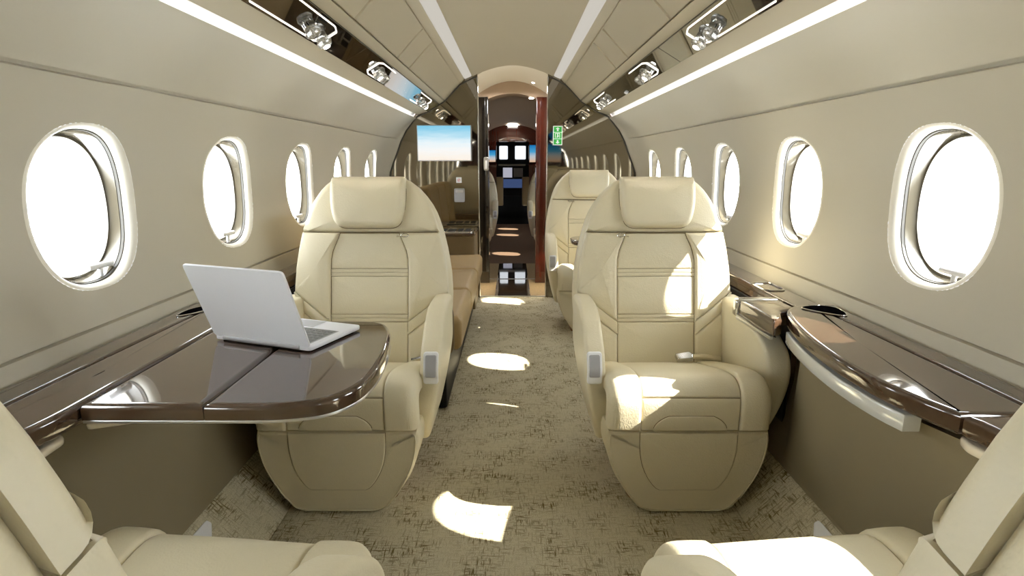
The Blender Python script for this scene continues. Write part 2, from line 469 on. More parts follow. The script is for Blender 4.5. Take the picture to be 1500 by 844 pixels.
# ------------------------------------------------------------------ service strips with reading lights
nA = Vector((-.051, 0, -.087)).normalized()       # the strip looks inwards and down (right side)
def psu(s, v, y, w):      # v 0..1 across the strip (outer to inner), w out of it
    x = .663 + (.572 - .663) * v; z = 1.4905 + (1.5435 - 1.4905) * v
    n = Vector((s * nA.x, 0, nA.z))
    return Vector((s * x, y, z)) + n * w
k = 0
where = {(-1, 0): 'above the nearest left windows', (-1, 1): 'above the laptop table', (-1, 2): 'over the brown divan',
         (1, 0): 'above the nearest right windows', (1, 1): 'over the stowed right table', (1, 2): 'over the far right seats'}
for s in (-1, 1):
    cuts = [Y0, .95, 2.416, 4.70]
    for i, (a, b) in enumerate(zip(cuts, cuts[1:])):
        m = M()
        m.pad(dense(rrect(0, a + .002, 1, b - .002, .01, 2), .3), .006, .001, lambda u, v, w, s=s: psu(s, u, v, w), 0, 0, 2, 2)
        tag(mk('service_panel', m, GLOSSBLACK), 'gloss black overhead service strip on the %s, %s' % ('left' if s < 0 else 'right', where[(s, i)]), 'panel', 'overhead service strips')

def reading_light(s, ya, yb, openend, heads, lit, label):
    t = thing('reading_light', label, 'light', psu(s, .5, (ya + yb) / 2, .006), 'overhead reading lights')
    L0 = Vector(t.location)
    P = lambda v, y, w: psu(s, v, y, w) - L0
    # thin lit outline, open at one end
    if openend < 0: path = [(.10, ya), (.10, yb - .05), (.22, yb), (.78, yb), (.90, yb - .05), (.90, ya)]
    else: path = [(.10, yb), (.10, ya + .05), (.22, ya), (.78, ya), (.90, ya + .05), (.90, yb)]
    m = M(); m.tube([P(v, y, .0085) for v, y in path], .0015, 6)
    mk('lit_outline', m, LED, t)
    n = Vector((s * nA.x, 0, nA.z))
    for (v, y, on) in heads:
        m = M(); c = P(v, y, .0066)
        m.lathe([(.001, 0), (.021, 0), (.021, .006), (.017, .008)], c, n, 20)
        hd = mk('lamp_head', m, CHROME, t)
        m = M()
        m.lathe([(.015, .007), (.023, .012), (.027, .022), (.023, .032), (.012, .036), (.001, .036)], c, n, 8)
        mk('crystal_lens', m, CRYSTAL, hd, 20)
        if on:
            m = M(); m.lathe([(.001, .0365), (.011, .0365), (.011, .039), (.001, .040)], c, n, 12)
            mk('bulb', m, LAMP, hd)
            ld = bpy.data.lights.new('reading_spot', 'SPOT'); ld.energy = 3.0; ld.spot_size = 1.3; ld.spot_blend = .6; ld.shadow_soft_size = .012; ld.color = (1, .93, .82)
            lo = bpy.data.objects.new('reading_spot', ld); C.objects.link(lo); lo.parent = hd
            lo.location = c + n * .045
            lo.rotation_euler = Vector((n.x * .3, 0, -1)).to_track_quat('-Z', 'Y').to_euler()
    if len(heads) > 1:
        m = M(); v = (heads[0][0] + heads[1][0]) / 2; y = (heads[0][1] + heads[1][1]) / 2
        m.lathe([(.001, 0), (.011, 0), (.011, .012), (.007, .016), (.001, .017)], P(v, y, .0066), n, 14)
        mk('air_nozzle', m, SATIN, t)
    return t
reading_light(-1, 1.55, 2.075, -1, [(.42, 1.90, 0), (.34, 2.03, 1)], 1, 'twin crystal reading light nearest the camera on the left overhead strip')
reading_light(1, 1.55, 2.10, -1, [(.40, 1.92, 0), (.36, 2.05, 1)], 1, 'twin crystal reading light nearest the camera on the right overhead strip')
reading_light(-1, 2.70, 3.02, 1, [(.42, 2.79, 1), (.40, 2.93, 0)], 1, 'twin crystal reading light in the middle of the left overhead strip')
reading_light(1, 2.70, 3.04, 1, [(.42, 2.80, 1), (.38, 2.96, 0)], 1, 'twin crystal reading light in the middle of the right overhead strip')
reading_light(-1, 3.85, 4.36, -1, [(.40, 4.03, 0), (.36, 4.26, 1)], 1, 'twin crystal reading light at the bulkhead end of the left overhead strip')
reading_light(1, 3.85, 4.36, -1, [(.40, 4.04, 0), (.36, 4.27, 1)], 1, 'twin crystal reading light at the bulkhead end of the right overhead strip')
m = M(); m.pad(rrect(.04, 3.45, .2, 3.50, .01), .006, .002, lambda u, v, w: psu(1, u, v, w), .0065, 0, 2, 2)
tag(mk('switch_plate', m, WHITEPL), 'tiny white switch plate on the right overhead strip', 'switch')

# ------------------------------------------------------------------ bulkhead with smoked mirror panels
rim = [(.274, 1.748), (.343, 1.722), (.412, 1.683), (.542, 1.556), (.655, 1.490), (.748, 1.448), (.837, 1.341), (.880, 1.262), (.914, 1.174), (.950, 1.090), (.974, 1.020), (.985, .93), (.985, .80), (.965, .66), (.92, .45), (.85, .14)]
for s, nm in ((-1, 'left'), (1, 'right')):
    poly = [(.272, 0), (.272, 1.80), (.343, 1.775), (.412, 1.715), (.542, 1.60), (.655, 1.53), (.748, 1.485), (.78, 1.445)] + [p for p in rim if p[1] < 1.40] + [(.73, 0)]
    m = M()
    f = [(s * x, 4.72, z) for x, z in poly]; b = [(s * x, 4.745, z) for x, z in poly]; n = len(poly)
    m.add(f, [tuple(range(n))]); m.add(b, [tuple(range(n))]); m.grid([f, b], True)
    o = mk('wall_bulkhead_' + nm, m, MIRROR, ang=20); struct(o)
    # curved fairing that closes the wall in towards the bulkhead
    base = [(x, z) for x, z in wall_prof[::-1] if z > .6]
    m = M(); rows = []
    rimz = lut(sorted((z, x) for x, z in rim if z <= 1.45))
    for k in range(9):
        t = k / 8 * PI / 2
        q = 1 - cos(t); y = 4.46 + .262 * sin(t)
        row = []
        for (x, z) in base:
            xt = min(x, rimz(z)); row.append((s * (x + (xt - x) * q - .0015), y, z))
        rows.append(row)
    m.grid(rows)
    struct(mk('trim_%d' % (1 if s < 0 else 2), m, WALL, ang=60))
    # thin dark edge around the mirror
    m = M(); m.tube([(s * x, 4.716, z) for x, z in rim], .006, 6)
    struct(mk('trim_%d' % (3 if s < 0 else 4), m, GASKET))

# ------------------------------------------------------------------ seats
hw = lut([(.30, .245), (.36, .255), (.45, .276), (.55, .290), (.62, .2925), (.70, .287), (.78, .274), (.835, .261), (.88, .248), (.92, .234), (.96, .213), (1.0, .182), (1.025, .155), (1.04, .132)])
ci = lut([(.30, .145), (.735, .146), (.775, .138), (.805, .124), (.835, .112)])
def Bm(s):
    def f(u, v, w):
        y = .447 + .222 * (v - .36) + 1.1 * max(0, abs(u) - .12) ** 2 - w * .975
        return (s * u, y, v + w * .22)
    return f
cpath = catmull([(.50, .328), (.40, .360), (.28, .392), (.16, .424), (.07, .440), (.022, .431), (-.002, .402), (-.008, .365), (-.004, .298)], 8)
acc = [0]
for a, b in zip(cpath, cpath[1:]): acc.append(acc[-1] + math.hypot(b[0] - a[0], b[1] - a[1]))
CT = acc[-1]
def cpt(t):
    t = min(max(t, 0), CT)
    for i in range(len(acc) - 1):
        if t <= acc[i + 1]:
            q = (t - acc[i]) / (acc[i + 1] - acc[i]); a, b = cpath[i], cpath[i + 1]
            y = a[0] + (b[0] - a[0]) * q; z = a[1] + (b[1] - a[1]) * q
            break
    i0 = max(i - 2, 0); i1 = min(i + 3, len(cpath) - 1)
    dy, dz = cpath[i1][0] - cpath[i0][0], cpath[i1][1] - cpath[i0][1]; l = math.hypot(dy, dz)
    return y, z, -dz / l * -1 * -1, dy / l * -1
def Cm(s, drop=True):
    def f(u, t, w):
        y, z, ny, nz = cpt(t)
        ny, nz = (dzn(t))
        ww = w - (max(0, abs(u) - .205) / .045) ** 2 * .006
        return (s * u, y + ny * ww, z + nz * ww)
    return f
def dzn(t):
    y0, z0 = cpt_raw(t - .01); y1, z1 = cpt_raw(t + .01)
    dy, dz = y1 - y0, z1 - z0; l = math.hypot(dy, dz) or 1
    return (dz / l, -dy / l)        # points up on the top run and forwards on the front run
def cpt_raw(t):
    t = min(max(t, 0), CT)
    for i in range(len(acc) - 1):
        if t <= acc[i + 1] + 1e-9:
            q = (t - acc[i]) / (acc[i + 1] - acc[i]); a, b = cpath[i], cpath[i + 1]
            return a[0] + (b[0] - a[0]) * q, a[1] + (b[1] - a[1]) * q
    return cpath[-1]
def cpt(t):
    y, z = cpt_raw(t); return y, z, 0, 0
TLINE = next(acc[i] for i in range(len(acc)) if cpath[i][0] < .02 and cpath[i][1] < .405)

def make_seat(s, label, loc):
    t = thing('passenger_seat', label, 'seat', loc, 'cream leather cabin seats')
    B = Bm(s); K = Cm(s)
    # outer shell of the backrest
    vs = [.30 + .74 * k / 26 for k in range(27)]
    sh = [(hw(v) + .010, v) for v in vs] + [(.10, 1.052), (0, 1.054), (-.10, 1.052)] + [(-hw(v) - .010, v) for v in vs[::-1]]
    m = M(); m.pad(dense(sh, .03), .125, .045, B, -.135, .012, 6, 7, True)
    mk('back_shell', m, LEATHER, t, 50)
    # shoulder section above the cross seam
    vs = [.839 + .195 * k / 10 for k in range(11)]
    up = [(hw(v), v) for v in vs] + [(.07, 1.043), (-.07, 1.043)] + [(-hw(v), v) for v in vs[::-1]]
    m = M(); m.pad(dense(up, .02), .04, .022, B, -.012, .004, 5, 7)
    mk('shoulder_pad', m, LEATHER, t, 50)
    # centre panel with two bands of pleats
    m = M()
    for a, b in ((.703, .835), (.6895, .703), (.676, .6895), (.535, .676), (.5215, .535), (.508, .5215), (.335, .508)):
        n = 8; ol = [(ci(a + (b - a) * k / n) - .0008, a + (b - a) * k / n) for k in range(n + 1)]
        ol = ol + [(-x, v) for x, v in ol[::-1]]
        big = b - a > .05
        m.pad(dense(ol, .02), .026, .006 if big else .0035, B, -.008, .004 if big else 0, 3, 6)
    bc = mk('back_cushion', m, LEATHER, t, 50)
    m = M()
    for sd in (-1, 1): m.tube([B(sd * ci(v), v, .0125) for v in [.36 + .475 * k / 30 for k in range(31)]], .0022, 6)
    m.tube([B(-.255 + .51 * k / 24, .8365, .0155) for k in range(25)], .0026, 6)
    for v in (.703, .6895, .676, .535, .5215, .508): m.tube([B(-ci(v) + 2 * ci(v) * k / 10, v, .0145) for k in range(11)], .0014, 6)
    mk('back_seams', m, SEAM, bc)
    # side bolsters, each cut by two slanting seams
    for sd in (-1, 1):
        m = M()
        def d(q): return lambda u: q + (abs(u) - .146) / (.292 - .146) * .105
        lines = [lambda u: .838, d(.508), d(.462), lambda u: .335]
        for hi_, lo_ in zip(lines, lines[1:]):
            inner_hi = hi_(.146); inner_lo = lo_(.146)
            oh = hi_(.292); ol_ = lo_(.292)
            n = 10
            inn = [(ci(min(v, .835)) + .0008, v) for v in [inner_lo + (inner_hi - inner_lo) * k / n for k in range(n + 1)]]
            out = [(hw(v), v) for v in [ol_ + (oh - ol_) * k / n for k in range(n + 1)]]
            if hi_ is lines[0]: out[-1] = (hw(.836), .836); inn[-1] = (ci(.835) + .0008, .836)
            poly = [(sd * u, v) for u, v in out] + [(sd * u, v) for u, v in inn[::-1]]
            small = hi_ is lines[1]
            m.pad(dense(poly, .02), .040, .012 if not small else .006, B, -.012, .006 if not small else .001, 4, 6)
        mk('back_bolster', m, LEATHER, t, 50)
    # headrest that rolls over the top edge
    def H(u, v, w):
        p = B(u, v, w); q = max(0, v - .985)
        return (p[0], p[1] + q * q * 11, p[2])
    ho = rounded([(-.118, .852), (.118, .852), (.139, .93), (.139, 1.036), (-.139, 1.036), (-.139, .93)], [.04, .04, .05, .012, .012, .05], 6)
    m = M(); m.pad(dense(ho, .015), .052, .024, H, .024, .008, 6, 7)
    hr_ = mk('headrest', m, LEATHER, t, 50)
    m = M(); m.tube([H(u, v, .028) for u, v in dense(ho, .015)], .0024, 6, True); mk('headrest_piping', m, SEAM, hr_)
    # belt guide at the aisle end of the cross seam
    m = M(); c = Vector(B(-.135, .826, .034))
    m.tube([c + Vector((.014 * cos(a), -.002, .006 * sin(a))) for a in [2 * PI * k / 14 for k in range(14)]], .0022, 6, True)
    m.tube([c + Vector((s * .012, 0, 0)), c + Vector((s * .03, .004, -.006))], .003, 6)
    mk('belt_guide', m, CHROME, t)
    # cushion
    m = M()
    def cp(u0, u1, ta, tb, T, r, bl, base=-.02):
        strip_pad(m, u0, u1, ta, tb, T, r, K, base, bl, None, 30)
    cp(-.1492, .1492, .02, TLINE - .0005, .03, .007, .006)
    cp(-.1492, .1492, TLINE + .0005, CT - .002, .028, .006, .002)
    ar = [(.112 * cos(a) * (1 if abs(cos(a)) < .8 else 1), CT - .004 - .048 * min(1, 1.25 * sin(a))) for a in [PI * k / 24 for k in range(25)]]
    m.pad(dense(ar, .012), .006, .004, K, .0075, .001, 3, 5)
    sc = mk('seat_cushion', m, LEATHER, t, 50)
    m = M(); m.tube([K(u, v, .0090) for u, v in ar[1:-1]], .0016, 6)
    m.tube([K(-.147 + .294 * k / 12, TLINE, .0035) for k in range(13)], .0022, 6)
    mk('flap_seam', m, SEAM, sc)
    for sd in (-1, 1):
        m = M(); strip_pad(m, sd * .1505, sd * .250, .03, CT - .002, .050, .010, K, -.034, .004, .030, 44)
        sb = mk('seat_bolster', m, LEATHER, t, 60)
        m = M()
        for du in (.221, .226): m.tube([K(sd * du, .10 + (CT - .112) * k / 40, .0158 - (0 if du < .223 else .0008)) for k in range(41)], .0010, 5)
        mk('stitching', m, THREAD, sb)
    # pan under the cushion
    m = M()
    m.pad(dense(rrect(-.236, .03, .236, .49, .03), .04), .16, .02, lambda u, v, w: (s * u, v, .215 + w - .10 * max(0, v - .05) * .8), 0, 0, 3, 4)
    mk('seat_pan', m, LEATHER, t, 50)
    # leg rest pod with its inset shield panel
    def Lg(u, v, w): return (s * (u + .03 * max(0, .3 - v) * 1.4), -.006 + (.30 - v) * .075 - w, v)
    po = [(.245, .294), (.2515, .26), (.246, .205), (.228, .145), (.196, .085), (.168, .042), (.146, .016), (.112, .004)]
    po = [(u, v) for u, v in catmull(po, 5)] + [(-u, v) for u, v in catmull(po, 5)[::-1]]
    po = rounded(po, 0, 1)
    m = M(); m.pad(dense(po, .02), .15, .014, Lg, -.15, .0, 5, 7)
    sh2 = [(.1495, .290), (.149, .23), (.140, .175), (.122, .13), (.100, .098), (.085, .088)]
    sh2 = catmull(sh2, 5); sh2 = sh2 + [(-u, v) for u, v in sh2[::-1]]
    m.pad(dense(sh2, .02), .008, .005, Lg, -.002, .003, 3, 7)
    lr = mk('leg_rest', m, LEATHER, t, 50)
    m = M(); k_ = 1.0
    m.tube([Lg(u, v, .0003) for u, v in sh2], .0016, 6)
    mk('shield_seam', m, SEAM, lr)
    m = M(); ip = [(u * .962, v if v > .05 else v + .006) for u, v in po]
    m.tube([Lg(u, v, .0) for u, v in ip[2:-2]], .0022, 6)
    mk('piping', m, LEATHER, lr)
    # pedestal
    m = M()
    m.pad(dense(rrect(-.205, .10, .205, .50, .03), .05), .30, .01, lambda u, v, w: (s * u * (1 - .25 * (1 - w / .3)), v, w), 0, 0, 2, 3)
    mk('pedestal', m, PEDESTAL, t)
    # armrests: aisle side slim, wall side broad
    al = rounded([(.52, .612), (.33, .618), (.235, .590), (.125, .508), (.098, .455), (.102, .36), (.125, .25), (.165, .182), (.24, .165), (.52, .17)], [.02, .04, .05, .04, .03, .05, .04, .02, .03, .02], 5)
    def A1(u, v, w): return (s * (-.243 - w + .055 * max(0, (.46 - v) / .29) ** 1.3), u, v)
    m = M(); m.pad(dense(al, .025), .066, .017, A1, 0, .003, 5, 7, True)
    aw = mk('aisle_armrest', m, LEATHER, t, 50)
    # recessed switch on its front face
    def Sw(u, v, w):
        y = .100 + .012 - .03 * max(0, v - .455) * -3
        return (s * (-.279 + u), .1005 + max(0, (v - .455)) * .42 + max(0, .40 - v) * .02 - w, v)
    m = M(); m.pad(dense(rrect(-.024, .408, .024, .508, .010), .01), .007, .003, Sw, 0, 0, 3, 3)
    mk('switch_plate', m, WHITEPL, aw)
    m = M(); m.pad(dense(rrect(-.017, .432, .017, .500, .005), .01), .005, .002, Sw, .006, 0, 3, 3)
    mk('lift_switch', m, GREYPL, aw)
    ar2 = rounded([(.56, .600), (.37, .604), (.25, .580), (.12, .512), (.095, .46), (.098, .33), (.13, .22), (.20, .17), (.56, .18)], [.02, .05, .05, .035, .03, .06, .05, .03, .02], 5)
    def A2(u, v, w): return (s * (.252 + w + .018 * max(0, min(1, (.5 - u) / .4)) - .07 * max(0, (.42 - v) / .25) ** 1.3 * (w / .085)), u, v)
    m = M(); m.pad(dense(ar2, .025), .082, .022, A2, 0, .004, 5, 7, True)
    mk('wall_armrest', m, LEATHER, t, 50)
    return t

def belt_buckle(t, s):
    m = M(); c = Vector((s * .09, .385, .395))
    m.pad(dense(rounded([(-.03, -.017), (.026, -.02), (.036, 0), (.026, .02), (-.03, .017)], .006, 3), .01), .016, .006,
          lambda u, v, w: c + Vector((s * (u * .95 - v * .2), u * .25 * 0 + v * .8 - w * .5, w * .9 + v * .45 + u * .12)), 0, 0, 3, 3)
    b = mk('belt_buckle', m, CHROME, t)
    m = M(); m.tube([c + Vector((s * .03, .004, .006)), c + Vector((s * .08, .02, .0)), c + Vector((s * .15, .05, -.02))], [.009, .010, .009], 8)
    mk('belt_strap', m, LEATHER, t)
def belt_clip(t, s):
    m = M(); c = Vector((s * -.165, .40, .385))
    m.tube([c, c + Vector((s * -.035, -.008, .010)), c + Vector((s * -.06, -.012, .012))], [.006, .005, .004], 8)
    mk('belt_clip', m, CHROME, t)

RECL = ('back_shell', 'shoulder_pad', 'back_cushion', 'back_bolster', 'headrest', 'belt_guide')
def dup(root, loc, rotz, label, skip=(), recline=0):
    r = root.copy(); C.objects.link(r); r.location = loc; r.rotation_euler = (0, 0, rotz); r['label'] = label
    for ch in list(root.children):
        if any(ch.name.startswith(k) for k in skip): continue
        c = ch.copy(); C.objects.link(c); c.parent = r
        if recline and ch.name.startswith(RECL):       # the back tips about its hinge
            hp = Vector((0, .42, .36)); rt = Matrix.Rotation(-recline, 3, 'X')
            c.rotation_euler = (-recline, 0, 0); c.location = hp - rt @ hp
        for g in ch.children:
            if any(g.name.startswith(k) for k in skip): continue
            d = g.copy(); C.objects.link(d); d.parent = c
    return r
SR = make_seat(1, 'cream leather seat to the right of the aisle, sunlit diagonally across its back', (.54, 1.65, 0))
belt_buckle(SR, 1)
SL = make_seat(-1, 'cream leather seat facing the camera behind the laptop table', (-.54, 1.65, 0))
belt_clip(SL, -1)
bpy.context.view_layer.update()
sk = ('belt_buckle', 'belt_strap', 'belt_clip')
dup(SR, (-.495, .94, 0), PI - .10, 'cream leather seat seen from behind in the lower left corner', sk + ('switch_plate', 'lift_switch'), .0)
dup(SL, (.495, .94, 0), PI + .10, 'cream leather seat seen from behind in the lower right corner', sk + ('switch_plate', 'lift_switch'), .0)
dup(SR, (.54, 3.62, 0), 0, 'far right cream leather seat facing the camera beside the mirrored bulkhead', sk)
dup(SL, (-.50, 7.2, 0), 0, 'dim seat left of the aisle in the forward cabin beyond the doorway', sk)
dup(SR, (.50, 7.2, 0), 0, 'dim seat right of the aisle in the forward cabin beyond the doorway', sk)

# ------------------------------------------------------------------ side ledges and tables
TZ = .67
def slab(m, poly, z0, z1, r):
    m.pad(dense(poly, .03), z1 - z0, r, lambda u, v, w: (u, v, z0 + w), 0, 0, 5, 4, True)
# left ledge
t = thing('side_ledge', 'long gloss dark wood ledge along the left wall under the windows', 'ledge', (-.9, .2, TZ))
Lc = Vector(t.location)
def off(m): m.v = [tuple(Vector(p) - Lc) for p in m.v]; return m
m = M(); slab(m, rounded([(-.992, Y0 + .02), (-.925, Y0 + .02), (-.925, 1.76), (-.94, 1.78), (-.992, 1.78)], 0), TZ - .042, TZ, .006)
mk('back_strip', off(m), WOOD, t, 50)
m = M(); slab(m, [(-.9215, Y0 + .02), (-.893, Y0 + .02), (-.893, .619), (-.9215, .619)], TZ - .042, TZ, .011); slab(m, rounded([(-.9215, .62), (-.893, .62), (-.885, .66), (-.80, .87), (-.79, .955), (-.79, 1.60), (-.83, 1.700), (-.9215, 1.735)], [0, .01, .1, .05, .03, .03, .05, 0], 6), TZ - .042, TZ, .011)
mk('top', off(m), WOOD, t, 50)
m = M(); m.pad(dense(rounded([(-.878, .69), (-.795, .88), (-.80, .962), (-.835, .975), (-.90, .69)], [.0, .03, .02, .01, 0], 4), .03), .016, .006, lambda u, v, w: (u, v, TZ - .064 + w), 0, 0, 3, 3, True)
mk('pull_strip', off(m), PULL, t, 50)
m = M()
lens = [(-.958, 1.60), (-.925, 1.63), (-.905, 1.68), (-.915, 1.72), (-.945, 1.71), (-.965, 1.66)]
lens = catmull(lens, 5, True)
m.pad(dense(lens, .01), .004, .0015, lambda u, v, w: (u, v, TZ - .001 + w), 0, 0, 2, 3)
mk('cup_shade_pad', off(m), VOID, t)  # flat pad, its hollow is only shade painted in black
m = M(); m.tube([(u, v, TZ + .002) for u, v in lens], .0022, 6, True)
mk('recess_rim', off(m), CHROME, t)

# unfolded table
t = thing('folding_table', 'gloss dark wood folding table pulled out under the open laptop', 'table', (-.56, 1.27, TZ - .05))
Lc = Vector(t.location)
outl = [(-.787, .985), (-.43, .985), (-.345, 1.008), (-.302, 1.075), (-.290, 1.17), (-.298, 1.33), (-.318, 1.46), (-.345, 1.535), (-.39, 1.562), (-.787, 1.568)]
outl = rounded(outl, [.0, .06, .05, .05, .05, .06, .05, .03, .03, 0], 5)
def clip(poly, x, keep):
    res = []; n = len(poly)
    for i in range(n):
        a, b = poly[i], poly[(i + 1) % n]; ia = (a[0] - x) * keep >= 0; ib = (b[0] - x) * keep >= 0
        if ia: res.append(a)
        if ia != ib:
            q = (x - a[0]) / (b[0] - a[0]); res.append((x, a[1] + (b[1] - a[1]) * q))
    return res
for nm, poly in (('inner_leaf', clip(outl, -.5640, -1)), ('outer_leaf', clip(outl, -.5625, 1))):
    m = M(); m.pad(dense(poly, .02), .030, .012, lambda u, v, w: (u, v, TZ - .031 + w), 0, 0, 6, 6)
    mk(nm, off(m), WOOD, t, 60)
m = M(); m.pad(dense(clip(outl, -.786, 1), .02), .006, .002, lambda u, v, w: (u, v, TZ - .037 + w), 0, 0, 2, 4)
mk('edge_band', off(m), SATIN, t, 50)
m = M()
m.pad(dense(rrect(-.80, 1.0, -.62, 1.045, .015), .03), .014, .005, lambda u, v, w: (u, v + (u + .8) * .35, TZ - .060 + w + (u + .8) * .02), 0, 0, 3, 3, True)
m.box((-.70, 1.04, TZ - .05), (-.66, 1.09, TZ - .036))
mk('support_arm', off(m), PULL, t, 50)

# right ledge with stowed table leaf
t = thing('side_ledge', 'gloss dark wood ledge on the right wall, its bowed front holding the stowed table', 'ledge', (.9, .4, TZ))
Lc = Vector(t.location)
m = M(); slab(m, rounded([(.992, Y0 + .02), (.9315, Y0 + .02), (.9315, 1.742), (.992, 1.742)], 0), TZ - .042, TZ, .006)
mk('back_strip', off(m), WOOD, t, 50)
bow = catmull([(.925, 1.747), (.885, 1.745), (.835, 1.705), (.795, 1.62), (.764, 1.50), (.742, 1.36), (.733, 1.22), (.740, 1.10), (.762, 1.01), (.785, .945)], 5)
front = bow + [(.7868, .942)]
m = M(); slab(m, [(.928, .9435)] + [(.928, 1.747)] + bow, TZ - .042, TZ, .011)
mk('stowed_leaf', off(m), WOOD, t, 60)
m = M(); slab(m, [(.928, .62), (.928, .9405), (.787, .9405), (.80, .86), (.885, .66), (.893, .62)], TZ - .042, TZ, .011); slab(m, [(.928, Y0 + .02), (.928, .619), (.893, .619), (.893, Y0 + .02)], TZ - .042, TZ, .011)
mk('top', off(m), WOOD, t, 50)
def strip(ys, d0, d1, z0, z1, r, name, mt):
    fx = lut(sorted((v, u) for u, v in bow)); m = M()
    pts = [ys[0] + (ys[1] - ys[0]) * k / 16 for k in range(17)]
    poly = [(fx(y) + d0, y) for y in pts] + [(fx(y) + d1, y) for y in pts[::-1]]
    m.pad(dense(rounded(poly, 0), .03), z1 - z0, r, lambda u, v, w: (u, v, z0 + w), 0, 0, 3, 4, True)
    return mk(name, off(m), mt, t, 50)
strip((1.035, 1.60), -.004, .03, TZ - .079, TZ - .044, .004, 'pull_strip', PULL_LIT)
m = M(); m.pad(dense(rounded([(.877, .69), (.798, .86), (.786, .925), (.80, .962), (.84, .962), (.90, .69)], [0, .02, .01, .015, .01, 0], 4), .03), .018, .006, lambda u, v, w: (u, v, TZ - .064 + w), 0, 0, 3, 3, True)
mk('pull_strip', off(m), PULL, t, 50)
lens = catmull([(.870, 1.690), (.905, 1.72), (.955, 1.718), (.975, 1.68), (.955, 1.605), (.915, 1.625)], 5, True)
m = M(); m.pad(dense(lens, .01), .004, .0015, lambda u, v, w: (u, v, TZ - .001 + w), 0, 0, 2, 3)
mk('cup_shade_pad', off(m), VOID, t)
m = M(); m.tube([(u, v, TZ + .002) for u, v in lens], .0022, 6, True)
mk('recess_rim', off(m), CHROME, t)

# bowed cabinet below the right ledge
m = M()
fx = lut(sorted((v, u) for u, v in bow))
rows = []
for k in range(9):
    q = k / 8; z = .145 + (.60 - .145) * q
    row = []
    for j in range(25):
        y = .93 + (1.715 - .93) * j / 24
        xb = fx(max(y, .946))
        top = xb + .056; bot = .872
        row.append((bot + (top - bot) * q ** .75, y, z))
    row.append((.95, 1.735, z)); rows.append(row)
m.grid(rows); 
m.grid([[(.95 if k else rows[i][0][0], .93, rows[i][0][2]) for k in (0, 1)] for i in range(9)])
m.add([rows[-1][j] for j in range(26)] + [(.95, .93, .60)], [tuple(range(27))])
tag(mk('side_cabinet', m, DADO, ang=50), 'bowed taupe cabinet front below the right ledge', 'cabinet')

# low consoles between the window walls and the seats
def console(s, label):
    t = thing('side_console', label, 'console', (s * .86, 2.0, .6), 'armrest consoles beside the seats')
    Lc = Vector(t.location)
    def of(m): m.v = [tuple(Vector((s * p[0], p[1], p[2])) - Lc) for p in m.v]; return m
    m = M(); slab(m, rounded([(.902, 1.79), (.902, 4.42), (.992, 4.42), (.992, 1.79)], .004), .625, .652, .004); m.box((.906, 1.80, .20), (.925, 4.41, .626))
    mk('body', of(m), WOOD, t, 50)
    sc = Vector((0, 0, 0))
    m = M()
    def Bx(u, v, w): return (u, v, .598 + w + (1.9 - v) * .03)
    m.pad(dense(rounded([(.745, 1.595), (.778, 1.615), (.818, 1.71), (.885, 1.757), (.885, 1.868), (.75, 1.868)], .006, 3), .02), .055, .012, Bx, 0, .002, 5, 5, True)
    mk('box_lid', of(m), WOOD, t, 60)
    m = M(); m.pad(dense(rounded([(.742, 1.870), (.890, 1.870), (.890, 1.915), (.865, 1.925), (.765, 1.925), (.742, 1.905)], .012, 4), .02), .060, .012, Bx, -.003, .002, 5, 5, True)
    mk('chrome_end', of(m), CHROME, t, 50)
    m = M(); m.box((.745, 1.62, .60), (.75, 1.87, .606)); m.pad(dense(rrect(.742, 1.605, .752, 1.868, .003), .03), .01, .002, Bx, -.008, 0, 2, 3, True)
    mk('metal_edge', of(m), SATIN, t)
    m = M(); lp = rrect(.90, 2.02, .975, 2.16, .025)
    m.tube([(u, v, .654) for u, v in lp], .004, 6, True)
    mk('chrome_bezel', of(m), CHROME, t)
    return t
console(1, 'dark wood armrest console with chrome end beside the sunlit right seat')
console(-1, 'dark wood armrest console with chrome end half hidden behind the laptop')
# black panels added for the shadow in the gap between seat and cabinet
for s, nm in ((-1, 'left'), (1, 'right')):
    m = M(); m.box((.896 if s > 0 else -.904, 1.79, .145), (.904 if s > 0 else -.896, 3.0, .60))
    tag(mk('gap_shade', m, BLACK, bevel=.01), 'black panel standing for the shadow between the %s seat and the wall' % nm, 'panel')

# pale plates on the carpet flanks
for s, nm in ((-1, 'left'), (1, 'right')):
    m = M()
    def Fp(u, v, w): # u along slope 0..1, v y
        x = .735 + (.856 - .735) * u; z = .004 + .128 * u
        return (s * (x - w * .72), v, z + w * .69)
    m.pad(dense(rounded([(.60, 1.26), (.97, 1.26), (.97, 1.435), (.88, 1.44), (.60, 1.37)], [.01, .02, .02, .02, .01], 3), .05), .006, .002, Fp, 0, 0, 3, 3)
    tag(mk('foot_plate', m, WHITEPL), 'small pale plate on the sloped carpet flank at the %s foot of the club seats' % nm, 'plate', 'plates on the carpet flanks')

